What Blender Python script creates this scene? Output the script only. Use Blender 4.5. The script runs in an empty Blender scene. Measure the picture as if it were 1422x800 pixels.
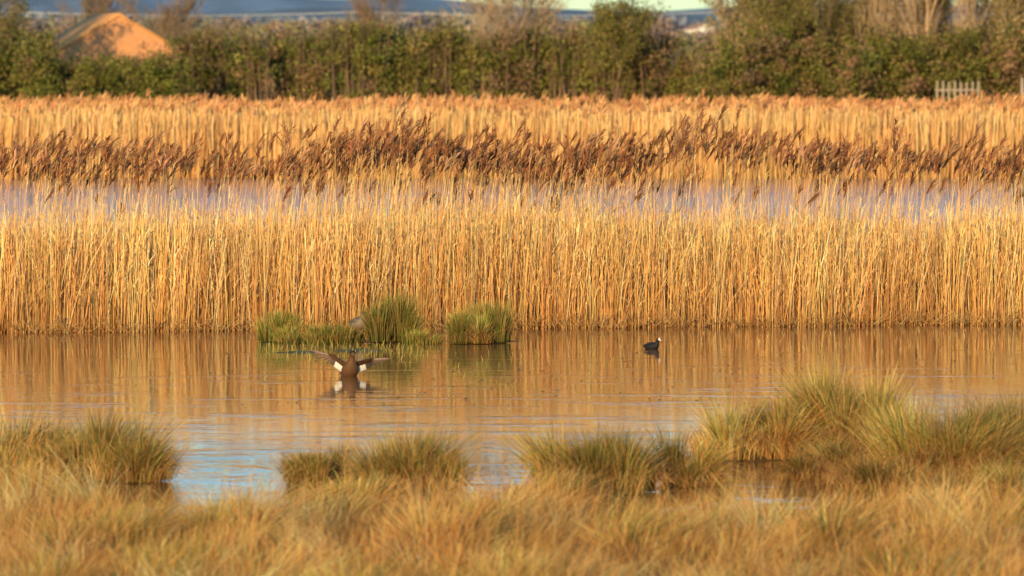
import bpy, math, random
import numpy as np
from mathutils import Vector, Matrix
random.seed(7); rng=np.random.default_rng(7)
R=math.radians
F=7900.0; H=4.5; YH=40.0
def gd(py): return F*H/(py-YH)            # ground distance for photo row
def gx(px,d): return (px-711.0)*d/F
def zat(py,d): return H-(py-YH)*d/F
scene=bpy.context.scene

# ---------------- helpers ----------------
def link(o,parent=None):
    scene.collection.objects.link(o)
    if parent: o.parent=parent
    return o
def mesh_np(name,V,Q,C,mat,parent=None,smooth=False):
    me=bpy.data.meshes.new(name)
    V=np.asarray(V,dtype=np.float32).reshape(-1,3); Q=np.asarray(Q,dtype=np.int32)
    me.vertices.add(len(V)); me.vertices.foreach_set('co',V.ravel())
    k=Q.shape[1]
    me.loops.add(Q.size); me.loops.foreach_set('vertex_index',Q.ravel())
    me.polygons.add(len(Q)); me.polygons.foreach_set('loop_start',np.arange(len(Q),dtype=np.int32)*k)
    me.update(calc_edges=True)
    if C is not None:
        C=np.asarray(C,dtype=np.float32).reshape(-1,3)
        ca=me.color_attributes.new('Col','FLOAT_COLOR','POINT')
        ca.data.foreach_set('color',np.concatenate([C,np.ones((len(C),1),np.float32)],1).ravel())
    if smooth: me.polygons.foreach_set('use_smooth',np.ones(len(Q),dtype=bool))
    me.materials.append(mat)
    return link(bpy.data.objects.new(name,me),parent)
class Acc:
    def __init__(s): s.V=[];s.Q=[];s.C=[];s.n=0
    def add(s,V,Q,C):
        s.V.append(V.reshape(-1,3)); s.Q.append(Q+s.n); s.C.append(C.reshape(-1,3)); s.n+=V.reshape(-1,3).shape[0]
    def build(s,name,mat,parent=None,smooth=False):
        return mesh_np(name,np.concatenate(s.V),np.concatenate(s.Q),np.concatenate(s.C),mat,parent,smooth)
def A(x,n): 
    x=np.asarray(x,dtype=float)
    return np.full(n,float(x)) if x.ndim==0 else x
def ribbons(acc,base,tipoff,width,c0,c1,segs=3,p=1.8,droop=0.0,shape='taper',ang=None):
    N=len(base); t=np.linspace(0,1,segs+1)
    width=A(width,N); droop=A(droop,N)
    if ang is None: ang=rng.normal(-0.15,0.5,N)
    P=np.empty((N,segs+1,3))
    tp=t**p
    P[:,:,0]=base[:,None,0]+tipoff[:,None,0]*tp
    P[:,:,1]=base[:,None,1]+tipoff[:,None,1]*tp
    P[:,:,2]=base[:,None,2]+tipoff[:,None,2]*t-droop[:,None]*tp*t
    if shape=='taper': w=np.sqrt(np.clip(1-t,0,1))*0.9+0.1
    elif shape=='stem': w=1-0.45*t
    else: w=np.sin(np.pi*np.clip(t*0.9+0.08,0,1))**0.8+0.05
    W=width[:,None]*w[None]*0.5
    sx=np.cos(ang)[:,None]*W; sy=np.sin(ang)[:,None]*W
    V=np.empty((N,segs+1,2,3))
    V[:,:,0,0]=P[:,:,0]-sx;V[:,:,0,1]=P[:,:,1]-sy;V[:,:,0,2]=P[:,:,2]
    V[:,:,1,0]=P[:,:,0]+sx;V[:,:,1,1]=P[:,:,1]+sy;V[:,:,1,2]=P[:,:,2]
    i=(np.arange(N)*(segs+1)*2)[:,None]+np.arange(segs)[None]*2
    Q=np.stack([i,i+1,i+3,i+2],-1).reshape(-1,4)
    C=c0[:,None,:]*(1-t)[None,:,None]+c1[:,None,:]*t[None,:,None]
    C=np.repeat(C[:,:,None,:],2,axis=2)
    acc.add(V,Q,C)
    return P
def leaves(acc,cen,size,col,elong=1.5):
    N=len(cen); size=A(size,N)
    a=rng.normal(size=(N,3)); a/=np.linalg.norm(a,axis=1)[:,None]
    b=rng.normal(size=(N,3)); b-=a*(a*b).sum(1)[:,None]; b/=np.linalg.norm(b,axis=1)[:,None]
    a=a*size[:,None]*0.5*elong; b=b*size[:,None]*0.5
    V=np.stack([cen-a,cen-b,cen+a,cen+b],1)
    Q=np.arange(N*4).reshape(N,4)
    acc.add(V,Q,np.repeat(col[:,None,:],4,axis=1))
def tubes(acc,segl,col):
    S=np.array([[*a,*b,r0,r1] for a,b,r0,r1 in segl]); N=len(S)
    p0=S[:,0:3];p1=S[:,3:6];d=p1-p0;d/=np.linalg.norm(d,axis=1)[:,None]+1e-9
    ref=np.where(np.abs(d[:,2:3])>0.9,np.array([[1.,0,0]]),np.array([[0,0,1.]]))
    u=np.cross(d,ref);u/=np.linalg.norm(u,axis=1)[:,None];v=np.cross(d,u)
    k=5;V=np.empty((N,2,k,3))
    for j in range(k):
        o=math.cos(2*math.pi*j/k)*u+math.sin(2*math.pi*j/k)*v
        V[:,0,j]=p0+o*S[:,6:7];V[:,1,j]=p1+o*S[:,7:8]
    q=[]
    for j in range(k): q.append([j,(j+1)%k,k+(j+1)%k,k+j])
    Q=(np.arange(N)*2*k)[:,None,None]+np.array(q)[None]
    C=np.broadcast_to(np.asarray(col,dtype=float),(N,2,k,3))
    acc.add(V,Q.reshape(-1,4),np.array(C))
def pick(cols,probs,n,s=0.15):
    idx=rng.choice(len(cols),n,p=np.array(probs)/sum(probs))
    return np.clip(np.array(cols)[idx]*np.exp(rng.normal(0,s,(n,1)))*np.exp(rng.normal(0,0.04,(n,3))),0,0.95)

# ---------------- materials ----------------
def vmat(name,rough=0.75,noise=1.5,transl=0.0,nlo=0.75,nhi=1.2,spec=0.2):
    m=bpy.data.materials.new(name);m.use_nodes=True;nt=m.node_tree;N=nt.nodes;L=nt.links
    b=N['Principled BSDF'];b.inputs['Roughness'].default_value=rough
    b.inputs['Specular IOR Level'].default_value=spec
    a=N.new('ShaderNodeAttribute');a.attribute_name='Col'
    nz=N.new('ShaderNodeTexNoise');nz.inputs['Scale'].default_value=noise;nz.inputs['Detail'].default_value=3
    g=N.new('ShaderNodeNewGeometry');L.new(g.outputs['Position'],nz.inputs['Vector'])
    mr=N.new('ShaderNodeMapRange');mr.inputs['From Min'].default_value=0.3;mr.inputs['From Max'].default_value=0.7
    mr.inputs['To Min'].default_value=nlo;mr.inputs['To Max'].default_value=nhi
    L.new(nz.outputs['Fac'],mr.inputs['Value'])
    mx=N.new('ShaderNodeMix');mx.data_type='RGBA';mx.blend_type='MULTIPLY';mx.inputs[0].default_value=1
    L.new(a.outputs['Color'],mx.inputs[6]);L.new(mr.outputs[0],mx.inputs[7]);L.new(mx.outputs[2],b.inputs['Base Color'])
    if transl>0:
        t=N.new('ShaderNodeBsdfTranslucent');L.new(mx.outputs[2],t.inputs['Color'])
        ms=N.new('ShaderNodeMixShader');ms.inputs[0].default_value=transl
        L.new(b.outputs[0],ms.inputs[1]);L.new(t.outputs[0],ms.inputs[2])
        L.new(ms.outputs[0],N['Material Output'].inputs['Surface'])
    return m
M_reed=vmat('dry_reed',0.6,0.9,0.08,0.9,1.12)
M_plume=vmat('reed_plume',0.9,2,0.15)
M_grass=vmat('marsh_grass',0.65,1.2,0.2)
M_leaf=vmat('hedge_leaf',0.9,0.35,0.35,0.75,1.25,0.05)
M_far=vmat('distant_foliage',1.0,0.03,0,0.8,1.15,0)
M_bark=vmat('bark',0.9,3)
M_feather=vmat('feather',0.6,60,0,0.75,1.2)
M_mud=vmat('mud',0.6,4)
M_paint=vmat('plain_surface',0.8,3,0,0.88,1.08)

def brickmat():
    m=bpy.data.materials.new('brick');m.use_nodes=True;N=m.node_tree.nodes;L=m.node_tree.links
    b=N['Principled BSDF'];b.inputs['Roughness'].default_value=0.9
    t=N.new('ShaderNodeTexBrick');t.inputs['Scale'].default_value=4
    t.inputs['Color1'].default_value=(0.70,0.34,0.15,1);t.inputs['Color2'].default_value=(0.60,0.27,0.11,1);t.inputs['Mortar'].default_value=(0.64,0.36,0.17,1)
    g=N.new('ShaderNodeTexCoord');mp=N.new('ShaderNodeMapping');mp.inputs['Rotation'].default_value=(R(90),0,0)
    L.new(g.outputs['Object'],mp.inputs[0]);L.new(mp.outputs[0],t.inputs['Vector']);L.new(t.outputs[0],b.inputs['Base Color'])
    return m
def tilemat():
    m=bpy.data.materials.new('roof_tiles');m.use_nodes=True;N=m.node_tree.nodes;L=m.node_tree.links
    b=N['Principled BSDF'];b.inputs['Roughness'].default_value=0.85;b.inputs['Specular IOR Level'].default_value=0.05
    t=N.new('ShaderNodeTexWave');t.inputs['Scale'].default_value=3;t.inputs['Distortion'].default_value=1.5
    r=N.new('ShaderNodeValToRGB');r.color_ramp.elements[0].color=(0.72,0.34,0.12,1);r.color_ramp.elements[1].color=(0.85,0.46,0.19,1)
    g=N.new('ShaderNodeTexCoord');L.new(g.outputs['Object'],t.inputs['Vector']);L.new(t.outputs['Fac'],r.inputs[0]);L.new(r.outputs[0],b.inputs['Base Color'])
    return m
def groundmat():
    m=bpy.data.materials.new('ground');m.use_nodes=True;N=m.node_tree.nodes;L=m.node_tree.links
    b=N['Principled BSDF'];b.inputs['Roughness'].default_value=0.85
    g=N.new('ShaderNodeNewGeometry')
    n1=N.new('ShaderNodeTexNoise');n1.inputs['Scale'].default_value=1.3;n1.inputs['Detail'].default_value=8
    n2=N.new('ShaderNodeTexNoise');n2.inputs['Scale'].default_value=0.006;n2.inputs['Detail'].default_value=2
    L.new(g.outputs['Position'],n1.inputs['Vector']);L.new(g.outputs['Position'],n2.inputs['Vector'])
    r=N.new('ShaderNodeValToRGB');r.color_ramp.elements[0].position=.35;r.color_ramp.elements[0].color=(0.05,0.032,0.016,1);r.color_ramp.elements[1].position=.7;r.color_ramp.elements[1].color=(0.16,0.10,0.04,1)
    L.new(n1.outputs['Fac'],r.inputs[0])
    r2=N.new('ShaderNodeValToRGB');r2.color_ramp.elements[0].position=.45;r2.color_ramp.elements[0].color=(0.12,0.15,0.05,1);r2.color_ramp.elements[1].position=.55;r2.color_ramp.elements[1].color=(0.5,0.32,0.14,1)
    L.new(n2.outputs['Fac'],r2.inputs[0])
    sp=N.new('ShaderNodeSeparateXYZ');L.new(g.outputs['Position'],sp.inputs[0])
    mr=N.new('ShaderNodeMapRange');mr.inputs['From Min'].default_value=185;mr.inputs['From Max'].default_value=230;L.new(sp.outputs['Y'],mr.inputs['Value'])
    mx=N.new('ShaderNodeMix');mx.data_type='RGBA';L.new(mr.outputs[0],mx.inputs[0]);L.new(r.outputs[0],mx.inputs[6]);L.new(r2.outputs[0],mx.inputs[7])
    L.new(mx.outputs[2],b.inputs['Base Color'])
    return m
def watermat():
    m=bpy.data.materials.new('water');m.use_nodes=True;N=m.node_tree.nodes;L=m.node_tree.links
    b=N['Principled BSDF'];b.inputs['Roughness'].default_value=0.06;b.inputs['IOR'].default_value=2.0
    g=N.new('ShaderNodeNewGeometry')
    def noise(sc,det,vs=None):
        n=N.new('ShaderNodeTexNoise');n.inputs['Scale'].default_value=sc;n.inputs['Detail'].default_value=det
        if vs:
            mp=N.new('ShaderNodeMapping');mp.inputs['Scale'].default_value=vs;L.new(g.outputs['Position'],mp.inputs[0]);L.new(mp.outputs[0],n.inputs['Vector'])
        else: L.new(g.outputs['Position'],n.inputs['Vector'])
        return n.outputs['Fac']
    def mth(op,a,c):
        x=N.new('ShaderNodeMath');x.operation=op
        for i,s in enumerate((a,c)):
            if isinstance(s,(int,float)): x.inputs[i].default_value=s
            else: L.new(s,x.inputs[i])
        return x.outputs[0]
    sp=N.new('ShaderNodeSeparateXYZ');L.new(g.outputs['Position'],sp.inputs[0])
    def rng_(v,a,c,lo,hi):
        r=N.new('ShaderNodeMapRange');r.interpolation_type='SMOOTHSTEP';L.new(v,r.inputs['Value']);r.inputs['From Min'].default_value=a;r.inputs['From Max'].default_value=c;r.inputs['To Min'].default_value=lo;r.inputs['To Max'].default_value=hi
        return r.outputs[0]
    fine=noise(9,2,(1,0.6,1)); small=noise(3,2)
    patch=rng_(noise(0.8,5,(1,0.5,1)),0.48,0.62,0,1)
    streak=rng_(noise(1.4,4,(0.35,1.1,1)),0.54,0.66,0,1)
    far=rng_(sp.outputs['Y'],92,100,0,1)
    near=rng_(sp.outputs['Y'],64,53,0,1)
    rightp=mth('MULTIPLY',rng_(sp.outputs['X'],3.5,5.5,0,1),rng_(sp.outputs['Y'],70,76,1,0))
    amp=mth('ADD',0.0010,mth('MULTIPLY',patch,0.0012))
    amp=mth('ADD',amp,mth('MULTIPLY',streak,0.0028))
    amp=mth('ADD',amp,mth('MULTIPLY',mth('MULTIPLY',near,patch),0.0085))
    amp=mth('ADD',amp,mth('MULTIPLY',rightp,0.003))
    amp=mth('ADD',amp,mth('MULTIPLY',far,0.036))
    h=mth('MULTIPLY',mth('ADD',fine,mth('MULTIPLY',small,1.2)),amp)
    bp=N.new('ShaderNodeBump');bp.inputs['Strength'].default_value=1;bp.inputs['Distance'].default_value=1.0
    L.new(h,bp.inputs['Height']);L.new(bp.outputs[0],b.inputs['Normal'])
    # muddy shallow pond, sky reflection painted as blue base colour beyond the reeds
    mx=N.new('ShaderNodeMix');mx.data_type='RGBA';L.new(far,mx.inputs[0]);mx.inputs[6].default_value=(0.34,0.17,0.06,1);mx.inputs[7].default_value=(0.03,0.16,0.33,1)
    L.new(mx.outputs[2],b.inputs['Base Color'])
    return m
M_brick=brickmat();M_tile=tilemat();M_ground=groundmat();M_water=watermat()

# ---------------- ground / water ----------------
def vn(x,y,s,seed=0):
    return (np.sin(x*s*1.3+seed)+np.sin(y*s*1.7+seed*2.1)+np.sin((x+y)*s*0.9+seed*.7)+np.sin((x*0.6-y*1.1)*s*1.9+seed*1.3))/4
def shore(x):
    return 51.0+0.9*vn(x,x*0,1.4,2)+1.6/(1+np.exp((x+3.9)*3))+0.7*np.exp(-((x-0.2)/1.0)**2)+1.0/(1+np.exp(-(x-3.6)*2))
def bedfront(x): return 85.3+0.155*x+0.18*vn(x,x*0,2.0,5)
def gz(x,y):
    sd=shore(x)
    z=-0.18+0*x
    s=np.clip((sd-y)/0.8,-1,1); z=np.where(y<sd+0.8,-0.09+0.15*s+0.03*vn(x,y,3,1),z)
    s=np.clip((y-bedfront(x)+0.1)/0.4,-1,1); z=np.where((y>bedfront(x)-0.5)&(y<92.2),-0.05+0.08*s,z)
    z=np.where(y>=92.2,-0.3,z)
    s=np.clip((y-170)/1.5,-1,1); z=np.where(y>168.5,-0.1+0.2*s,z)
    return z
xs=np.concatenate([[-6000,-3000,-1500,-700,-300,-150,-80,-50,-35],np.linspace(-26,26,180),[35,50,80,150,300,700,1500,3000,6000]])
ys=np.concatenate([[-300,-100,-20,10,25,34],np.linspace(38,56,90),np.linspace(57,82,20),np.linspace(82.5,93,50),np.linspace(95,165,10),np.linspace(166,174,30),[180,200,240,300,400,600,900,1500,2500,4000,7000,12000]])
X,Y=np.meshgrid(xs,ys);Z=gz(np.clip(X,-26,26),Y)
nx,ny=len(xs),len(ys)
i=(np.arange(ny-1)[:,None]*nx+np.arange(nx-1)[None]).ravel()
mesh_np('ground',np.stack([X,Y,Z],-1),np.stack([i,i+1,i+nx+1,i+nx],1),None,M_ground,smooth=True)
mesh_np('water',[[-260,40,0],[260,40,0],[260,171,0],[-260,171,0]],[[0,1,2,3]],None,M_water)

# ---------------- near reed bed ----------------
straw=[(0.91,0.55,0.19),(0.84,0.46,0.14),(0.95,0.69,0.33),(0.54,0.27,0.085),(0.72,0.45,0.18)]
def wind(n,sx=0.12,mx=0.10): 
    return np.stack([rng.normal(mx,sx,n),rng.normal(0,sx,n)],1)
acc=Acc()
HW=15.0
def inbed(n,d0,d1,p=1.0):
    x=rng.uniform(-HW,HW,n); y=bedfront(x)+d0+(d1-d0)*rng.uniform(0,1,n)**p
    return x,y
def topshape(x): return 0.10*np.exp(-((x+0.8)/2.2)**2)-0.04/(1+np.exp(-(x-2.5)*1.5))
n=34000
x,y=inbed(n,0,3.9,1.3)
hh=1.42+topshape(x)+0.11*vn(x,y,1.1,3)+0.09*vn(x,y,4,9)+rng.normal(0,0.15,n)+rng.exponential(0.085,n)
hh=np.where(rng.random(n)<0.15,hh*rng.uniform(0.45,0.9,n),hh)
w=wind(n,0.11,0.03); big=rng.random(n)<0.10; w[big]*=3.2
base=np.stack([x,y,np.full(n,-0.03)],1)
patchy=np.exp(0.16*vn(x,y,2.3,11)+0.16*vn(x,y,7,4))[:,None]
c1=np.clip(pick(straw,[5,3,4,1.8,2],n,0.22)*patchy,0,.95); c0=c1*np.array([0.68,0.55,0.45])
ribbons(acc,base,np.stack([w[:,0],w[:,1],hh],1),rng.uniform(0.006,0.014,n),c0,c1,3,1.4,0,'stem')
m=34000
k=rng.integers(0,n,m); t=rng.uniform(0.3,0.98,m)
bb=np.stack([x[k]+w[k,0]*t**1.4,y[k]+w[k,1]*t**1.4,hh[k]*t],1)
L_=rng.uniform(0.18,0.40,m); a=rng.normal(0.2,1.5,m)
ribbons(acc,bb,np.stack([np.cos(a)*L_*0.45,np.sin(a)*L_*0.3,L_*rng.uniform(0.3,0.8,m)],1),rng.uniform(0.008,0.017,m),c1[k]*0.95,c1[k]*1.05,3,1.5,L_*rng.uniform(0,0.7,m))
m=7000
x2=rng.uniform(-HW,HW,m);y2=bedfront(x2)+rng.uniform(-0.2,0.5,m);a=rng.uniform(0,6.28,m);l=rng.uniform(0.1,0.5,m)
ribbons(acc,np.stack([x2,y2,rng.uniform(0.0,0.06,m)],1),np.stack([np.cos(a)*l,np.sin(a)*l*0.5,rng.uniform(0.0,0.3,m)],1),0.012,pick(straw,[1,2,1,3,1],m)*0.5,pick(straw,[1,2,1,3,1],m)*0.6,2,1)
# taller leafless stems, thickest left of the middle
def dens(px): return 0.50+0.50*np.exp(-((px+1.0)/2.2)**2)+0.12*np.sin(px*1.7)
xx=rng.uniform(-HW,HW,9000);xx=xx[rng.random(9000)<dens(xx)**2.2*0.60];n=len(xx);yy=bedfront(xx)+rng.uniform(0.3,4.6,n)
ht=rng.uniform(1.6,2.3,n)+0.08*vn(xx,yy,2,2);cs=pick(straw,[5,3,4,1.5,2],n,0.2)
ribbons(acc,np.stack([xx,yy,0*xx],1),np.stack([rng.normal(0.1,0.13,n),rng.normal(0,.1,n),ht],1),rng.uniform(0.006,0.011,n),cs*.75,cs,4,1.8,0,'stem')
# plumed stems
xx=rng.uniform(-HW,HW,4700); keep=rng.random(4700)<dens(xx)*0.9; xx=xx[keep]; n=len(xx)
yy=bedfront(xx)+rng.uniform(1.2,5.6,n)
ht=2.33+0.10*vn(xx,xx*0,1.3,4)+rng.normal(0,0.145,n)+0.24*np.exp(-((xx-3.0)/1.1)**2)+0.14*np.exp(-((xx+2.2)/1.2)**2)
high=rng.random(n)<0.14;ht[high]+=rng.uniform(0.05,0.34,high.sum())
low=rng.random(n)<0.07; ht[low]-=rng.uniform(0.2,0.6,low.sum())
w=np.stack([rng.normal(0.14,0.11,n),rng.normal(0,0.1,n)],1)
base=np.stack([xx,yy,np.zeros(n)],1)
cs=pick(straw,[5,3,4,1,2],n,0.15)
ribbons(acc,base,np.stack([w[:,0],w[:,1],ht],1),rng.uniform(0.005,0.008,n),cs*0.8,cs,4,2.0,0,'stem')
m=int(n*1.1); k=rng.integers(0,n,m); t=rng.uniform(0.6,0.97,m)
bb=np.stack([xx[k]+w[k,0]*t**2,yy[k]+w[k,1]*t**2,ht[k]*t],1);L_=rng.uniform(0.15,0.36,m)
ribbons(acc,bb,np.stack([L_*rng.normal(0.45,0.3,m),L_*rng.normal(0,0.3,m),L_*0.7],1),rng.uniform(0.007,0.012,m),cs[k]*0.95,cs[k],3,1.5,L_*0.3)
brown=[(0.37,0.17,0.075),(0.27,0.12,0.055),(0.47,0.25,0.12),(0.60,0.37,0.20)]
pc=pick(brown,[5,4,3.5,1.5],n,0.18)
tip=np.stack([xx+w[:,0],yy+w[:,1],ht-.03],1); PL=rng.uniform(0.24,0.40,n)
pa=Acc()
lean=rng.normal(0.34,0.24,n)
for j in range(20):
    t0=rng.uniform(-0.15,0.6,n)
    b=tip+np.stack([lean*PL*t0,0*t0,PL*t0],1)
    l=PL*np.clip(0.66-0.5*np.clip(t0,0,1),0.2,1)*rng.uniform(0.6,1.1,n)
    ribbons(pa,b,np.stack([(lean*1.1+rng.normal(0,.26,n))*l,rng.normal(0,.26,n)*l,l],1),rng.uniform(0.013,0.025,n),pc*0.85,pc*1.15,3,1.4,l*rng.uniform(0,0.5,n),'spindle',rng.uniform(0,3.14,n))
bed=bpy.data.objects.new('reed_bed',None);link(bed)
acc.build('reed_stems',M_reed,bed);pa.build('reed_plumes',M_plume,bed)

# ---------------- far reed bed ----------------
acc=Acc();pa=Acc();n=38000
x=rng.uniform(-32,32,n);y=170.3+0.6*vn(x,x*0,0.6,1)+13*rng.uniform(0,1,n)**1.4
hh=1.98+0.10*vn(x,y,0.5,3)+rng.normal(0,0.12,n)
w=wind(n,0.12,0.05);c1=pick([(0.92,0.58,0.22),(0.84,0.49,0.17),(0.94,0.68,0.32),(0.66,0.36,0.13)],[5,3,3,1],n,0.10)
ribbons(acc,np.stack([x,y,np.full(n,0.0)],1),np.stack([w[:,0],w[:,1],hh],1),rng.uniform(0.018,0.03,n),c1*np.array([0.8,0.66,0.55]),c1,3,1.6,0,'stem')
n=6500;x=rng.uniform(-32,32,n);y=170.6+13*rng.uniform(0,1,n)
hh=2.02+0.14*vn(x,y,0.5,3)+rng.normal(0,0.12,n);pc=pick([(0.56,0.28,0.12),(0.42,0.20,0.085),(0.68,0.40,0.18)],[4,3,2.5],n)
for j in range(4):
    l=rng.uniform(0.15,0.3,n)
    ribbons(pa,np.stack([x+rng.normal(0,.03,n),y,hh-0.05],1),np.stack([rng.normal(0.3,0.3,n)*l,0*l,l],1),rng.uniform(0.025,0.045,n),pc,pc*1.1,3,1.4,0,'spindle')
bed=bpy.data.objects.new('reed_bed',None);link(bed)
acc.build('reed_stems_far',M_reed,bed);pa.build('reed_plumes_far',M_plume,bed)

# ---------------- tussocks ----------------
GREEN=[(0.24,0.235,0.045),(0.16,0.175,0.035),(0.36,0.31,0.07),(0.54,0.39,0.11)]
STRAW=[(0.80,0.44,0.14),(0.68,0.34,0.09),(0.88,0.58,0.22),(0.44,0.21,0.06)]
def tussock(px,py,hw,hp,green=0.6,n=2200,bright=1.0,upright=0.5,name='grass_tussock',wid=0.008,wx=0.0,mound=True):
    d=gd(py);s=F/d;r=hw/s*1.28;h=hp/s*1.12;cx=gx(px,d);cy=d+r*0.6
    acc=Acc()
    th=np.linspace(0,2*np.pi,19)[:-1];rr=np.linspace(1,0.05,6)
    V=[];C=[];mh=(h*0.18+0.08) if mound else 0.10
    for q in rr:
        for a_ in th:
            k=1+0.12*math.sin(a_*3+px)+0.08*math.sin(a_*7+py)
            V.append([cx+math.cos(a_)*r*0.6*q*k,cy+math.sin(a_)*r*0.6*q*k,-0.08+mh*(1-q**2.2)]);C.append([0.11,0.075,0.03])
    Q=[]
    for i_ in range(5):
        for j in range(18): Q.append([i_*18+j,i_*18+(j+1)%18,(i_+1)*18+(j+1)%18,(i_+1)*18+j])
    acc.add(np.array(V),np.array(Q),np.array(C))
    n=int(n*1.35)
    K=max(7,int(r*18));ca=rng.uniform(0,6.28,K);cr=r*0.72*np.sqrt(rng.uniform(0,1,K));ch=rng.uniform(0.6,1.15,K);cw=rng.normal(0.05,0.3,(K,2));cb=np.exp(rng.normal(0,.2,K));cg_=rng.normal(0,.25,K)
    k=rng.integers(0,K,n)
    a=rng.uniform(0,6.28,n);q=np.abs(rng.normal(0,0.5,n))
    bx=cx+np.cos(ca[k])*cr[k]+np.cos(a)*q*r*0.27;by=cy+np.sin(ca[k])*cr[k]+np.sin(a)*q*r*0.27
    rad=np.hypot(bx-cx,by-cy)/r
    hl=h*ch[k]*(1-0.42*np.clip(rad,0,1)**2)*rng.uniform(0.5,1.08,n)
    isg=rng.random(n)<green+cg_[k]*(green<.85)
    out=np.where(isg,rng.uniform(0.1,0.6,n)*upright*2,rng.uniform(0.3,1.1,n))
    ox=(np.cos(a)*0.6+(bx-cx)/r*0.9+cw[k,0]+wx);oy=(np.sin(a)*0.6+(by-cy)/r*0.9+cw[k,1])
    tip=np.stack([ox*out*hl*0.95,oy*out*hl*0.95,hl],1)
    dr=np.where(isg,rng.uniform(0,0.25,n),rng.uniform(0.2,0.95,n))*hl
    cg=pick(GREEN,[4,3,3,1.5],n,0.24)*bright*cb[k][:,None];cs=pick(STRAW,[4,3,2,2],n,0.24)*bright*cb[k][:,None]
    c1=np.where(isg[:,None],cg,cs);tipc=np.where((isg&(rng.random(n)<0.4))[:,None],cs*0.9,c1)
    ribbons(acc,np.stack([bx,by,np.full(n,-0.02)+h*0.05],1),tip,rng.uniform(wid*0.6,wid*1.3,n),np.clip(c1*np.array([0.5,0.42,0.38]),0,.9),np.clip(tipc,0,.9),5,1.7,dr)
    return acc.build(name,M_grass)
# across the pond by the reed edge
G2=1.0
fk=dict(mound=False)
GREEN_=GREEN
GREEN=[(0.20,0.27,0.04),(0.13,0.19,0.03),(0.29,0.33,0.06),(0.40,0.37,0.09)]
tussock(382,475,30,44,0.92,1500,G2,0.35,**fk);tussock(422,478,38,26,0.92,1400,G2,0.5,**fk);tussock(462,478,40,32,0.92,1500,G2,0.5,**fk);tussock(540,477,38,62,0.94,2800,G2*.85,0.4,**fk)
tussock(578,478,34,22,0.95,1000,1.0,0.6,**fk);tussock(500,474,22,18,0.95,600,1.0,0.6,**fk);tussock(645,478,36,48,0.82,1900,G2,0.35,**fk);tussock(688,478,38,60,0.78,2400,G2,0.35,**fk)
GREEN=GREEN_
# near side
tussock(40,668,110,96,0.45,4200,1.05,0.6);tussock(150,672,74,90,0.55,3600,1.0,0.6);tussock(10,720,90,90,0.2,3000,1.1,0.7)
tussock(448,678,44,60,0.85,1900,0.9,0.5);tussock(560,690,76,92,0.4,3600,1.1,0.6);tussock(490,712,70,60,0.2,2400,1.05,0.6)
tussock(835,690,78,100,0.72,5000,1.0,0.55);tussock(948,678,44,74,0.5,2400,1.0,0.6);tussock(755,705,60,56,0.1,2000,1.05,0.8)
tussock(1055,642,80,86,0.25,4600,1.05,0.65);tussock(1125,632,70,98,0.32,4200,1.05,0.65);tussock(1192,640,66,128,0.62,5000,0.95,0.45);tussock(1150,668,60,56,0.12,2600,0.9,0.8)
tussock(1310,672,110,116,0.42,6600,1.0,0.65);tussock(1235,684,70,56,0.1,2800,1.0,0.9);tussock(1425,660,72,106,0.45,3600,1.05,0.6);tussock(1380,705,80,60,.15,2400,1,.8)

# ---------------- foreground grass ----------------
acc=Acc()
K=2200
kx=rng.uniform(-6.5,6.5,K);ky=rng.uniform(40.5,53.8,K);ok=ky<shore(kx)-0.02;kx=kx[ok];ky=ky[ok];K=len(kx)
kz=gz(kx,ky)
field=np.clip(0.5+0.62*vn(kx,ky,2.5,2)+0.25*vn(kx,ky,5.3,6),0,1)
kh=(0.13+0.42*field**1.3)*rng.uniform(0.75,1.25,K)
kdir=np.stack([0.9*vn(kx,ky,1.7,7)+0.1,0.8*vn(kx,ky,1.5,5)],1)+rng.normal(0,0.25,(K,2))
kc=pick([(0.90,0.52,0.17),(0.76,0.38,0.105),(0.94,0.66,0.28),(0.52,0.23,0.06),(0.36,0.28,0.07)],[4,4,3.5,2.2,0.6],K,0.2)
kc*=(0.58+0.62*field)[:,None]
nb=85;k=np.repeat(np.arange(K),nb);n=len(k)
a=rng.uniform(0,6.28,n);q=np.abs(rng.normal(0,0.07,n))
bx=kx[k]+np.cos(a)*q;by=ky[k]+np.sin(a)*q
hl=kh[k]*rng.uniform(0.5,1.2,n)
ox=kdir[k,0]*1.2+np.cos(a)*0.4+rng.normal(0,0.18,n);oy=kdir[k,1]*1.0+np.sin(a)*0.4+rng.normal(0,0.18,n)
c=kc[k]*np.exp(rng.normal(0,0.24,(n,1)));c=np.clip(c,0,.93)
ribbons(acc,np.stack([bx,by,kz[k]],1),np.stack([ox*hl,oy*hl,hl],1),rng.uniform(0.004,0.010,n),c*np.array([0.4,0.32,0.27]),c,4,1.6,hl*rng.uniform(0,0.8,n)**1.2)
n=8000;x=rng.uniform(-6.5,6.5,n);y=rng.uniform(40.5,53,n);ok=y<shore(x)-0.1;x=x[ok];y=y[ok];n=len(x)
hl=rng.uniform(0.35,0.75,n)*(0.6+0.6*np.clip(0.5+0.6*vn(x,y,2.5,2),0,1));c=pick(STRAW,[3,3,3,1],n,0.2)
ribbons(acc,np.stack([x,y,gz(x,y)],1),np.stack([rng.normal(0.08,0.15,n),rng.normal(0,0.1,n),hl],1),0.0045,c*0.5,c,3,1.5,0)
acc.build('meadow_grass',M_grass)
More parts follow.
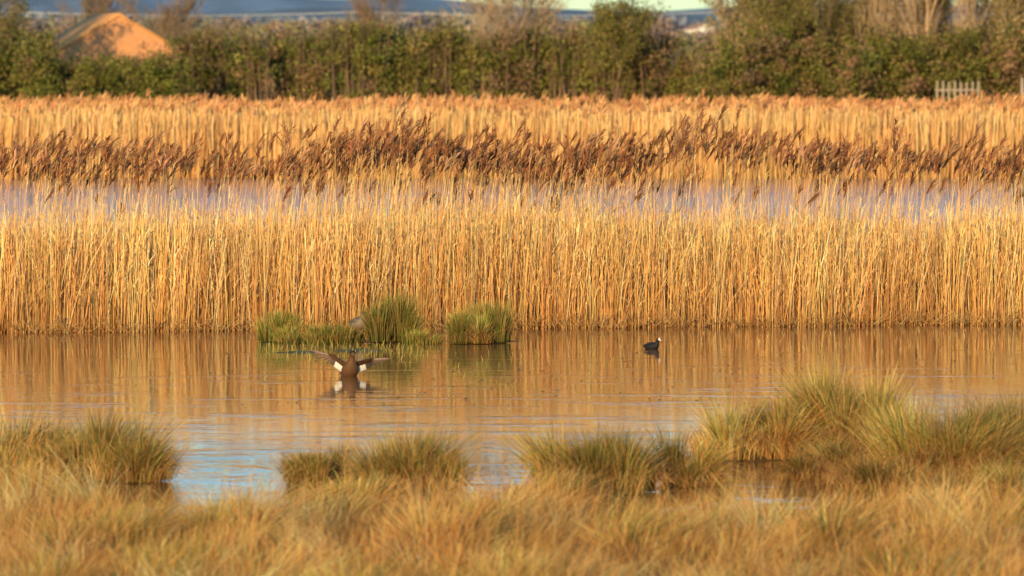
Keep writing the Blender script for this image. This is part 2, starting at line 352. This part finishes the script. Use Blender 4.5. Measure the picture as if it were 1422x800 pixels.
for (px,py,hw,hp,g) in [(330,792,80,150,.05),(620,800,100,130,.05),(900,815,100,130,.03),(1180,800,100,125,.06),(1370,800,100,140,.18),(120,800,100,120,.05),(480,760,70,90,.05),(1060,760,80,80,.05),(230,850,110,120,.05),(770,860,110,120,.05),(1290,860,110,120,.1),(30,870,100,110,.05),(1020,870,100,110,.05),(500,870,110,110,.05)]:
    tussock(px,py,hw*.8,hp*.85,g,3600,1.15,1.0,'straw_tussock',0.009,0.25)

# emergent plants and flecks on the water
acc=Acc()
n=220;px=np.concatenate([rng.normal(470,70,60),rng.normal(780,220,160)]);py=np.concatenate([rng.uniform(482,500,60),rng.uniform(488,565,160)]);d=F*H/(py-YH);x=(px-711)*d/F
cen=np.stack([x,d,np.full(n,0.006)],1);s=rng.uniform(0.008,0.020,n)
V=np.stack([cen+np.stack([-s,-s,0*s],1),cen+np.stack([s,-s*1.4,0*s],1),cen+np.stack([s*1.3,s,0.6*s],1),cen+np.stack([-s*.8,s*1.2,0.3*s],1)],1)
acc.add(V,np.arange(n*4).reshape(n,4),np.repeat(pick([(0.16,0.11,0.04),(0.22,0.19,0.06),(0.34,0.20,0.08)],[3,2,2],n)[:,None],4,1))
n=320;px=np.concatenate([rng.uniform(355,600,260),rng.uniform(560,860,60)]);py=np.concatenate([rng.uniform(478,500,260),rng.uniform(490,545,60)]);d=F*H/(py-YH);x=(px-711)*d/F;l=rng.uniform(0.03,0.12,n)
ribbons(acc,np.stack([x,d,0*x-0.01],1),np.stack([rng.normal(0,0.3,n)*l,rng.normal(0,.3,n)*l,l],1),0.010,pick(GREEN,[2,1,3,2],n),pick(GREEN,[2,1,3,2],n)*1.2,2,1.3)
n=190;px=rng.uniform(930,1422,n);py=rng.uniform(455,492,n);d=F*H/(py-YH);x=(px-711)*d/F;l=rng.uniform(0.03,0.09,n)
ribbons(acc,np.stack([x,d,0*x-0.01],1),np.stack([rng.normal(0,0.3,n)*l,0*l,l],1),0.010,pick(STRAW,[2,1,3,2],n)*.7,pick(STRAW,[2,1,3,2],n),2,1.3)
acc.build('water_weed',M_grass)
def mat_patch(px,py,rx,rd,col,z=0.012):
    d=gd(py);cx=gx(px,d);k=26;V=[[cx,d,z+0.02]];C=[col]
    for j in range(k):
        a_=2*math.pi*j/k;q=1+0.25*math.sin(3*a_+px)+0.15*math.sin(8*a_+py)+random.uniform(-.08,.08)
        V.append([cx+math.cos(a_)*rx*q,d+math.sin(a_)*rd*q,-0.01]);C.append(col)
    return V,[[0,1+j,1+(j+1)%k] for j in range(k)],C
acc=Acc()
for (px,py,rx,rd,col) in [(430,474,0.9,0.7,(0.06,0.065,0.02)),(550,474,0.8,0.6,(0.06,0.06,0.02)),(672,475,0.6,0.5,(0.06,0.055,0.02)),
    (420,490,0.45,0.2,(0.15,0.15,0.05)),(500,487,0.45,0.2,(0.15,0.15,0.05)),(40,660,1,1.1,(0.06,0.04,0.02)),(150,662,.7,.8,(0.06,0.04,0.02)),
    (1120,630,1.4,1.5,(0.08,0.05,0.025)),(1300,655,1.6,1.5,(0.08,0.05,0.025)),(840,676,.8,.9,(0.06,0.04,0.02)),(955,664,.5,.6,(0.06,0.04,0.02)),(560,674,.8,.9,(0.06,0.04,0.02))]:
    V,Q,C=mat_patch(px,py,rx,rd,col);acc.add(np.array(V),np.array(Q),np.array(C))
acc.build('mud_bank',M_mud)

# ---------------- hedgerow ----------------
acc=Acc();tw=[]
HG=[(0.20,0.205,0.05),(0.155,0.17,0.04),(0.28,0.25,0.07),(0.30,0.21,0.10),(0.33,0.22,0.13)]
def bush(acc,cx,cy,r,h,nclump,nleaf,cols,probs,leaf=0.125,base=0.0):
    for _ in range(nclump):
        a_=random.uniform(0,6.28);q=math.sqrt(random.random());zz=random.random()**0.8
        prof=math.sqrt(max(0.05,1-max(0,(zz-0.55)/0.5)**2))
        c=np.array([cx+math.cos(a_)*q*r*prof,cy+math.sin(a_)*q*r*prof,base+h*(0.04+0.92*zz)])
        s=random.uniform(0.2,0.5)*r*0.6
        P=c+rng.normal(0,1,(nleaf,3))*np.array([s,s,s*0.9])
        P[:,2]=np.clip(P[:,2],0.02,None)
        col=pick(cols,probs,1,0.14)
        leaves(acc,P,rng.uniform(leaf*0.6,leaf*1.3,nleaf),np.clip(col*np.exp(rng.normal(0,0.2,(nleaf,1))),0,.6))
def hedgetop(px):
    t=42+7*math.sin(px*0.021)+5*math.sin(px*0.057+1)
    if 925<px<1012: t=84
    if 806<px<834: t=66
    if 60<px<245: t=84
    return t
xpx=-250
while xpx<1680:
    d=300+random.uniform(-2.5,2.5)
    top=hedgetop(xpx)+random.uniform(-8,8)
    h=zat(top,d);cx=gx(xpx,d)
    green=random.random()<0.66
    bush(acc,cx,d,random.uniform(1.0,1.6),h*random.uniform(.9,1.03),36,64,HG,[5,4,3,1.5,1] if green else [2,1.5,1,3,3])
    for _ in range(14):
        x0=cx+random.uniform(-.8,.8);y0=d+random.uniform(-1,1)
        tw.append(((x0,y0,0),(x0+random.uniform(-.5,.5),y0,h*random.uniform(0.9,1.15)),0.05,0.012))
    xpx+=random.uniform(17,27)
tubes(acc,tw,(0.30,0.2,0.13))
acc.build('hedgerow',M_leaf)

# ---------------- trees ----------------
def tree(px,d,h,spread=0.35,pale=False,leafy=0.3,name='bare_tree',cols=None,seed=0,multi=3):
    rs=random.Random(seed);segs=[];tips=[]
    cx=gx(px,d)
    def grow(p,dr,l,r,lev):
        n=3
        for i_ in range(n):
            q=(p[0]+dr[0]*l/n,p[1]+dr[1]*l/n,p[2]+dr[2]*l/n)
            r2=r*0.85
            segs.append((p,q,r,r2));p=q;r=r2
            dr=Vector((dr[0]+rs.gauss(0,.07),dr[1]+rs.gauss(0,.07),dr[2]+0.06)).normalized()
            if lev<4 and (i_>0 or lev>0):
                for _ in range(2):
                    nd=Vector((dr[0]+rs.gauss(0,spread*1.4),dr[1]+rs.gauss(0,spread*1.4),dr[2]+rs.uniform(-.1,.35))).normalized()
                    grow(p,nd,l*rs.uniform(.5,.72),max(0.010,r*0.55),lev+1)
        tips.append(p)
    grow((cx,d,-0.05),Vector((rs.gauss(0,.06),0,1)),h*0.55,h*0.010,0)
    for _ in range(multi):
        grow((cx+rs.uniform(-.4,.4),d,-0.05),Vector((rs.gauss(0,.16),rs.gauss(0,.15),1)).normalized(),h*rs.uniform(.4,.6),h*0.006,1)
    e=bpy.data.objects.new(name,None);link(e)
    ac=Acc();tubes(ac,segs,(0.56,0.41,0.25) if pale else (0.28,0.2,0.13));ac.build('branches',M_bark,e)
    if leafy>0:
        ac=Acc();T=np.array(tips);m=int(len(T)*leafy*8)
        k=rng.integers(0,len(T),m);P=T[k]+rng.normal(0,0.18,(m,3))
        cl=pick(cols or [(0.2,0.2,0.06),(0.25,0.17,0.09),(0.14,0.16,0.045)],[3,2,2],m,0.25)
        leaves(ac,P,rng.uniform(0.05,0.12,m),cl);ac.build('foliage',M_leaf,e)
    return e
olive=[(0.25,0.24,0.065),(0.19,0.20,0.05),(0.31,0.26,0.085)]
brn=[(0.37,0.22,0.11),(0.3,0.22,0.09),(0.42,0.27,0.14)]
spec=[(1030,298,7.2,.3,True,.35,olive,2),(1085,296,7.0,.35,False,.8,olive,3),(1140,295,7.8,.35,False,1.0,olive,4),(1165,301,9,.2,True,.2,brn,2),(1200,295,10,.11,True,.15,brn,3),(1245,297,8,.25,True,.6,olive,3),
 (1290,295,10,.11,True,.12,brn,2),(1320,301,9.5,.15,True,.3,brn,2),(1352,295,10,.11,True,.15,brn,2),(1395,297,8,.25,True,.7,olive,3),(1412,302,10,.13,True,.2,brn,2),(1450,299,8,.3,True,.6,brn,2),
 (690,330,7.4,.35,True,.08,brn,3),(735,335,7.8,.3,True,.1,brn,3),(550,400,8,.3,False,.1,brn,2),(855,298,5.2,.4,False,.9,olive,3),(-30,300,8,.4,False,.6,olive,2),(1540,300,9,.3,True,.5,brn,2),(120,355,7,.3,False,.1,brn,2),(225,350,6.6,.3,False,.1,brn,2)]
for i_,(px,d,h,s,p,l,c,mu) in enumerate(spec): tree(px,d,h,s,p,l,'hedgerow_tree' if l>.5 else 'bare_tree',c,i_+3,mu)
acc=Acc()
for px in range(1005,1560,16):
    d=290+random.uniform(-1,3);bush(acc,gx(px,d),d,1.3,zat(random.uniform(30,74),d),28,56,HG+[(0.38,0.24,0.13)],[3,2.5,2,1.5,1.5,1.5])
for px in range(-60,60,22):
    d=292+random.uniform(-3,2);bush(acc,gx(px,d),d,1.3,zat(random.uniform(44,62),d),30,60,HG,[5,4,3,1,0.5])
for px in (66,92,118,145,170,196,222,246):
    d=290;bush(acc,gx(px,d),d,1.0,zat(random.uniform(70,90),d),22,50,HG,[5,4,3,1,0.5])
for px in (206,240):
    d=292;bush(acc,gx(px,d),d,0.7,zat(56,d),12,12,[(0.38,0.24,0.13),(0.3,0.2,0.1)],[1,1],0.1)
acc.build('shrub_thicket',M_leaf)

# ---------------- distant woods, hills ----------------
acc=Acc()
def woods(d,top,amp,cols,dx,leaf,nn,x0=-350,x1=1780,gap=None,dd=20):
    px=x0
    while px<x1:
        t=top+amp*math.sin(px*0.013+d)+amp*0.6*math.sin(px*0.041+d*2)+random.uniform(-amp,amp)*.6
        if gap and gap[0]<px<gap[1]: t=48
        dist=d+random.uniform(-dd,dd);h=max(2.5,zat(t,dist));r=dx/F*d*1.2
        P=np.stack([gx(px,dist)+rng.normal(0,r*.6,nn),dist+rng.normal(0,r,nn),h*rng.uniform(0.02,1,nn)**0.8],1)
        P[:,2]*=np.clip(1.05-0.35*((P[:,0]-gx(px,dist))/(r*1.2))**2,.3,1.05)
        leaves(acc,P,rng.uniform(leaf*.6,leaf*1.4,nn),np.clip(pick(cols,[1]*len(cols),1,.12)*np.exp(rng.normal(0,.12,(nn,1))),0,.6))
        px+=dx*random.uniform(.7,1.3)
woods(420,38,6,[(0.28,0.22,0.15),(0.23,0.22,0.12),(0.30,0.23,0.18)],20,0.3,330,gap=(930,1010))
woods(700,28,6,[(0.28,0.24,0.23),(0.27,0.25,0.25),(0.25,0.25,0.2)],20,0.5,300,gap=(945,1005))  # purple-grey leaf colours have the distance haze painted in
woods(1600,25,3,[(0.25,0.27,0.32),(0.24,0.27,0.31)],22,1.1,260,gap=(950,985),dd=60)  # bluish leaf colours carry painted haze for the farther layer
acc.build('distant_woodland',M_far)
def hill(d,prof,col,depth,name):
    xsn=np.linspace(-900,2300,320);V=[];C=[]
    for row,(f,dy) in enumerate([(0,0),(0.55,0.35),(0.85,0.7),(1.0,1.0),(0.9,1.6)]):
        for q in xsn:
            top=prof(q);dist=d+depth*dy
            z=(H+(YH-top)/F*(d+depth))*f
            V.append([gx(q,dist),dist,z]);C.append(np.array(col)*(1+0.12*math.sin(q*0.05+row)+0.1*math.sin(q*.013+row*2)))
    nx=len(xsn);i_=(np.arange(4)[:,None]*nx+np.arange(nx-1)[None]).ravel()
    return mesh_np(name,V,np.stack([i_,i_+1,i_+nx+1,i_+nx],1),C,M_far,smooth=True)
hill(4500,lambda q:15+5*math.sin(q*.006+1)+2*math.sin(q*.025)+6*math.exp(-((q-930)/120)**2),(0.28,0.36,0.38),600,'low_hills')  # blue-grey surface colour stands in for aerial haze
hill(8000,lambda q:(-8+5*math.sin(q*.004)+ (26/(1+math.exp(-(q-700)/50)))-(8/(1+math.exp(-(q-1040)/40)))+1.5*math.sin(q*.03)),(0.32,0.44,0.50),1500,'hills')  # bluer still: haze painted into the surface colour

# ---------------- buildings ----------------
def box(name,c,s,mat,col,parent,rotz=0):
    x,y,z=[v/2 for v in s]
    V=np.array([[-x,-y,-z],[x,-y,-z],[x,y,-z],[-x,y,-z],[-x,-y,z],[x,-y,z],[x,y,z],[-x,y,z]])+np.array(c)
    return mesh_np(name,V,[[0,3,2,1],[4,5,6,7],[0,1,5,4],[1,2,6,5],[2,3,7,6],[3,0,4,7]],np.tile(np.array(col,dtype=float),(8,1)),mat,parent)
def house(name,px,d,wd,ln,eave,ridge,rot,wallmat,wallcol,roofmat,roofcol):
    e=bpy.data.objects.new(name,None);link(e);e.location=(gx(px,d),d,0);e.rotation_euler=(0,0,rot)
    w=wd/2;l=ln/2
    V=[[-w,-l,0],[w,-l,0],[w,l,0],[-w,l,0],[-w,-l,eave],[w,-l,eave],[w,l,eave],[-w,l,eave]]
    mesh_np('walls',V,[[0,1,5,4],[1,2,6,5],[2,3,7,6],[3,0,4,7]],np.tile(wallcol,(8,1)),wallmat,e)
    mesh_np('gables',[[-w,-l,eave],[w,-l,eave],[0,-l,ridge-.02],[-w,l,eave],[w,l,eave],[0,l,ridge-.02]],[[0,1,2],[4,3,5]],np.tile(wallcol,(6,1)),wallmat,e)
    o=.12;sl=(ridge-eave)/w
    for nm,sg in (('roof_left',-1),('roof_right',1)):
        xe=sg*(w+o);ze=eave-o*sl
        V=[[xe,-l-o,ze],[xe,l+o,ze],[0,l+o,ridge],[0,-l-o,ridge],[xe,-l-o,ze+.14],[xe,l+o,ze+.14],[0,l+o,ridge+.14],[0,-l-o,ridge+.14]]
        mesh_np(nm,V,[[0,1,2,3],[4,7,6,5],[0,4,5,1],[0,3,7,4],[1,5,6,2]],np.tile(roofcol,(8,1)),roofmat,e)
    for j,xw in enumerate((-w*.5,w*.5)):
        box('window_%d'%(j+1),(xw,-l-.02,eave*.55),(.9,.06,.9),M_paint,(0.03,0.035,0.04),e)
        box('window_frame_%d'%(j+1),(xw,-l-.015,eave*.55-.53),(1.1,.12,.1),M_paint,(0.7,0.7,0.65),e)
    box('door',(0,-l-.02,1.0),(1.1,.06,2.0),M_paint,(0.12,0.08,0.05),e)
    return e
d=318
house('brick_barn',150,d,7.6,11,zat(76,d),zat(22,d),R(11),M_brick,(0.45,0.22,0.12),M_tile,(0.45,0.2,0.1))
house('white_cottage',967,1250,5.5,9,zat(41,1250),zat(33,1250),R(25),M_paint,(0.75,0.72,0.66),M_paint,(0.30,0.22,0.2))
house('white_shed',823,304,0.7,1.5,zat(80,304),zat(70,304),R(0),M_paint,(0.8,0.76,0.68),M_paint,(0.6,0.58,0.55))

e=bpy.data.objects.new('wooden_fence',None);link(e);df=283
for j in range(8):
    px=1301+j*8.2;hh_=zat(113+random.uniform(-2,3),df)
    box('post_%d'%(j+1),(gx(px,df),df,hh_/2),(0.09,0.09,hh_),M_paint,(0.45,0.36,0.27),e)
for z in (0.7,1.45): box('rail_%d'%(1 if z<1 else 2),(gx(1330,df),df+.075,z),(2.3,.05,.1),M_paint,(0.42,0.34,0.26),e)
e=bpy.data.objects.new('gate_post',None);link(e)
box('post',(gx(1419,df),df,1.0),(0.14,0.14,2.0),M_paint,(0.45,0.37,0.28),e);box('cap',(gx(1419,df),df,2.03),(0.18,0.18,.06),M_paint,(0.4,0.34,0.26),e)

wires=[]
P=[(-300,520),(18,520),(505,520),(1010,520),(1500,520)]
for px,d in P[1:4]:
    e=bpy.data.objects.new('utility_pole',None);link(e);ac=Acc();x0=gx(px,d)
    tubes(ac,[((x0,d,0),(x0,d,8.2),0.12,0.09)],(0.26,0.2,0.16));tubes(ac,[((x0-.7,d-.1,6.0),(x0+.7,d-.1,6.0),0.05,0.05)],(0.26,0.2,0.16))
    ac.build('pole',M_bark,e)
for (a_,da),(b_,db) in zip(P[:-1],P[1:]):
    for off in (-.9,.9):
        p=[]
        for t in np.linspace(0,1,13): p.append((gx(a_,da)*(1-t)+gx(b_,db)*t+off*.3,da+off*.5,6.05-0.35*4*t*(1-t)))
        for q in range(12): wires.append((p[q],p[q+1],0.022,0.022))
ac=Acc();tubes(ac,wires,(0.7,0.7,0.7));ac.build('power_line',M_paint)

# ---------------- birds ----------------
def loft(name,rings,parent,segs=14):
    n=len(rings);V=[];C=[]
    for i_,r in enumerate(rings):
        a_=rings[max(0,i_-1)];b_=rings[min(n-1,i_+1)]
        t=Vector((b_[0]-a_[0],0,b_[1]-a_[1])).normalized();u=Vector((-t.z,0,t.x))
        for j in range(segs):
            th=2*math.pi*j/segs
            p=Vector((r[0],0,r[1]))+Vector((0,1,0))*r[2]*math.cos(th)+u*r[3]*math.sin(th)
            V.append(p);k=0.5+0.5*math.sin(th);k=min(1,max(0,(k-.3)*2.2));C.append([r[4][q]*k+r[5][q]*(1-k) for q in range(3)])
    Q=[]
    for i_ in range(n-1):
        for j in range(segs): Q.append([i_*segs+j,i_*segs+(j+1)%segs,(i_+1)*segs+(j+1)%segs,(i_+1)*segs+j])
    for cc,fl in ((0,True),(n-1,False)):
        b0=cc*segs
        for j in range(0,segs//2-1):
            q=[b0+j,b0+j+1,b0+segs-2-j,b0+segs-1-j];Q.append(q if fl else q[::-1])
    o=mesh_np(name,np.array([list(v) for v in V]),np.array(Q),np.array(C),M_feather,parent,True)
    s=o.modifiers.new('s','SUBSURF');s.levels=1;s.render_levels=2
    return o
def ball(name,c,r,col,parent):
    V=[];Q=[];n=8
    for i_ in range(n+1):
        for j in range(10):
            a_=math.pi*i_/n;b_=2*math.pi*j/10;V.append([c[0]+r*math.sin(a_)*math.cos(b_),c[1]+r*math.sin(a_)*math.sin(b_),c[2]+r*math.cos(a_)])
    for i_ in range(n):
        for j in range(10): Q.append([i_*10+j,(i_+1)*10+j,(i_+1)*10+(j+1)%10,i_*10+(j+1)%10])
    return mesh_np(name,V,Q,np.tile(np.array(col,dtype=float),(len(V),1)),M_feather,parent,True)
def feathers(acc,roots,tips,wid,cols,nrm=(0,0,1)):
    t=np.array([0,.3,.65,.9,1.0]);w=np.array([.45,.9,1.0,.7,.12])
    for r,tp,wd_,c in zip(roots,tips,wid,cols):
        r=np.array(r);tp=np.array(tp);d_=tp-r;s=np.cross(d_,np.array(nrm));s/=np.linalg.norm(s)+1e-9
        P=r+d_*t[:,None];V=np.stack([P-s*w[:,None]*wd_/2,P+s*w[:,None]*wd_/2],1).reshape(-1,3)
        Q=np.array([[2*i_,2*i_+1,2*i_+3,2*i_+2] for i_ in range(4)])
        acc.add(V,Q,np.tile(np.array(c,dtype=float),(10,1))*np.repeat(np.array([1,1,.95,.8,.7]),2)[:,None])
BR=(0.075,0.036,0.018);BL=(0.14,0.07,0.033);DK=(0.03,0.018,0.012);GY=(0.13,0.10,0.08);WH=(0.9,0.88,0.86)
# flapping duck, rearing up on the water with wings spread
py=523;d=gd(py)
e=bpy.data.objects.new('wild_duck',None);link(e);e.location=(gx(486,d),d,-0.02);e.rotation_euler=(0,0,R(-78));e.scale=(1.25,1.25,1.25)
loft('body',[(-.26,.05,.018,.006,DK,GY),(-.22,.045,.045,.014,DK,WH),(-.17,.04,.07,.045,DK,BL),(-.10,.045,.09,.07,BR,BL),(-.03,.07,.098,.085,BR,BL),(.03,.105,.09,.08,BR,BL),(.07,.145,.066,.06,BR,BL),(.09,.185,.038,.038,BR,BL),(.10,.22,.030,.031,BR,BL),(.115,.25,.033,.036,DK,BL),(.14,.267,.034,.035,DK,BL),(.168,.262,.022,.022,DK,BL),(.185,.254,.016,.011,(0.2,.12,.05),(0.3,.17,.06)),(.21,.247,.017,.007,(0.2,.12,.05),(0.35,.2,.07)),(.23,.245,.010,.004,(0.15,.1,.05),(0.3,.17,.06))],e)
ball('eye_l',(.148,.030,.273),.006,(0.01,.01,.01),e);ball('eye_r',(.148,-.030,.273),.006,(0.01,.01,.01),e)
WP=(.34,.23,.16)
for sg,lift,nm in ((1,.02,'wing_left'),(-1,.10,'wing_right')):
    ac=Acc()
    sh=np.array([.02,sg*.07,.15]);wr=np.array([.04,sg*.18,.175+lift*.6]);md=(sh+wr)/2+np.array([-.02,0,-.005])
    tubes(ac,[(tuple(sh),tuple(md),.024,.02),(tuple(md),tuple(wr),.02,.015),(tuple(wr),tuple(wr+np.array([.0,sg*.06,.01])),.015,.006)],BR)
    ro=[];ti=[];wd=[];co=[]
    for q in range(11):   # secondaries
        t=q/10;r=sh*(1-t)+wr*t;ro.append(r);ti.append(r+np.array([-.05,sg*(.0+.03*t),-.105+.015*t]));wd.append(.026)
        co.append(WH if 1<=q<=7 else GY)
    for q in range(10):   # primaries
        t=q/9;r=wr+np.array([0,sg*.045*t,.006*t]);an=R(30+55*t);ro.append(r);Ln=.12+.07*t
        ti.append(r+np.array([-math.cos(an)*Ln*.6,sg*math.sin(an)*Ln,-.085*math.cos(an)+lift*t*.6]));wd.append(.024);co.append(WP if q%2 else (.18,.12,.08))
    feathers(ac,ro,ti,wd,co,(.75,0,.6))
    ro=[];ti=[];wd=[];co=[]
    for q in range(16):
        t=q/15*1.2;r=sh*(1-t)+wr*t+np.array([.014,0,.008]);ro.append(r);ti.append(r+np.array([-.02,sg*.02,-.034]));wd.append(.028);co.append(BR if q%2 else BL)
    feathers(ac,ro,ti,wd,co,(.75,0,.6))
    ac.build(nm,M_feather,e)
ac=Acc();feathers(ac,[(-.21,y_*.3,.045) for y_ in (-.1,-.05,0,.05,.1)],[(-.31,y_*.8,.08) for y_ in (-.1,-.05,0,.05,.1)],[.03]*5,[BR,BL,BR,BL,BR]);ac.build('tail',M_feather,e)
# resting duck on the bank
d=gd(471);e=bpy.data.objects.new('wild_duck',None);link(e);e.location=(gx(498,d),d,.12);e.rotation_euler=(0,0,R(-60));e.scale=(1.15,1.15,1.1)
G1=(.17,.14,.12);G2=(.26,.21,.17)
loft('body',[(-.22,.10,.015,.006,DK,GY),(-.18,.095,.04,.02,DK,GY),(-.12,.09,.08,.06,G1,G2),(-.04,.095,.105,.09,G1,G2),(.05,.10,.105,.095,G1,G2),(.10,.13,.08,.08,G1,G2),(.11,.17,.05,.05,G1,G2),(.105,.195,.036,.036,G1,G2),(.11,.22,.036,.038,GY,G2),(.13,.24,.034,.034,GY,G2),(.158,.237,.022,.022,GY,G2),(.18,.227,.015,.010,DK,DK),(.215,.221,.010,.004,DK,DK)],e)
ball('eye_l',(.138,.029,.245),.006,(0.01,.01,.01),e);ball('eye_r',(.138,-.029,.245),.006,(0.01,.01,.01),e)
ac=Acc()
for sg in(-1,1):
    tubes(ac,[((0,sg*.035,.02),(.01,sg*.035,-.09),.008,.007),((.01,sg*.035,-.09),(.06,sg*.04,-.095),.009,.012)],(.5,.25,.06))
    feathers(ac,[(.08-.02*q,sg*.104,.13-.006*q) for q in range(6)],[(-.12-.015*q,sg*.06,.115-.004*q) for q in range(6)],[.04]*6,[G1,G2]*3,(0,1,.5))
ac.build('folded_wings_and_legs',M_feather,e)
# coot
d=gd(485);e=bpy.data.objects.new('coot',None);link(e);e.location=(gx(906,d),d,-.03);e.rotation_euler=(0,0,R(-50));e.scale=(.9,.9,.9)
K1=(.018,.018,.022);K2=(.03,.03,.034)
loft('body',[(-.19,.07,.012,.008,K1,K1),(-.16,.075,.04,.03,K1,K1),(-.10,.07,.075,.06,K2,K1),(-.02,.07,.09,.078,K2,K1),(.06,.075,.08,.07,K2,K1),(.10,.10,.05,.05,K1,K1),(.118,.135,.032,.034,K1,K1),(.125,.165,.028,.03,K1,K1),(.138,.188,.028,.03,K1,K1),(.158,.194,.024,.024,K1,K1),(.172,.19,.015,.017,WH,WH),(.188,.182,.010,.010,WH,WH),(.207,.174,.004,.004,WH,WH)],e)
ball('frontal_shield',(.166,0,.206),.012,WH,e);ball('eye_l',(.155,.022,.2),.005,(.3,.02,.01),e);ball('eye_r',(.155,-.022,.2),.005,(.3,.02,.01),e)
ac=Acc();
for sg in(-1,1): feathers(ac,[(.05-.02*q,sg*.082,.10-.006*q) for q in range(5)],[(-.13-.01*q,sg*.04,.095-.004*q) for q in range(5)],[.035]*5,[K2]*5,(0,1,.5))
ac.build('folded_wings',M_feather,e)

# ---------------- light ----------------
el=R(10);az=R(196)
w=bpy.data.worlds.new('World');scene.world=w;w.use_nodes=True;N=w.node_tree.nodes;L=w.node_tree.links
sk=N.new('ShaderNodeTexSky');sk.sky_type='NISHITA';sk.sun_disc=False;sk.sun_elevation=el;sk.sun_rotation=az;sk.air_density=1.0;sk.dust_density=0.1;sk.ozone_density=2.0
mx=N.new('ShaderNodeMix');mx.data_type='RGBA';mx.blend_type='MULTIPLY';mx.inputs[0].default_value=1;mx.inputs[7].default_value=(.74,1.06,1.3,1)
L.new(sk.outputs[0],mx.inputs[6]);L.new(mx.outputs[2],N['Background'].inputs[0]);N['Background'].inputs[1].default_value=0.15
s=bpy.data.lights.new('sun','SUN');s.energy=5;s.angle=R(.5);s.color=(1,.69,.33)
so=link(bpy.data.objects.new('sun',s))
dv=Vector((math.sin(az)*math.cos(el),math.cos(az)*math.cos(el),math.sin(el)))
so.rotation_euler=dv.to_track_quat('Z','Y').to_euler()
# ---------------- camera ----------------
c=bpy.data.cameras.new('camera');c.sensor_width=36;c.lens=36*F/1422;c.clip_start=1;c.clip_end=30000
c.dof.use_dof=True;c.dof.focus_distance=80;c.dof.aperture_fstop=3.0
co=link(bpy.data.objects.new('camera',c));co.location=(0,0,H);co.rotation_euler=(R(90)-math.atan((400-YH)/F),0,0)
scene.camera=co
scene.view_settings.view_transform='Standard';scene.view_settings.look='None';scene.view_settings.exposure=0
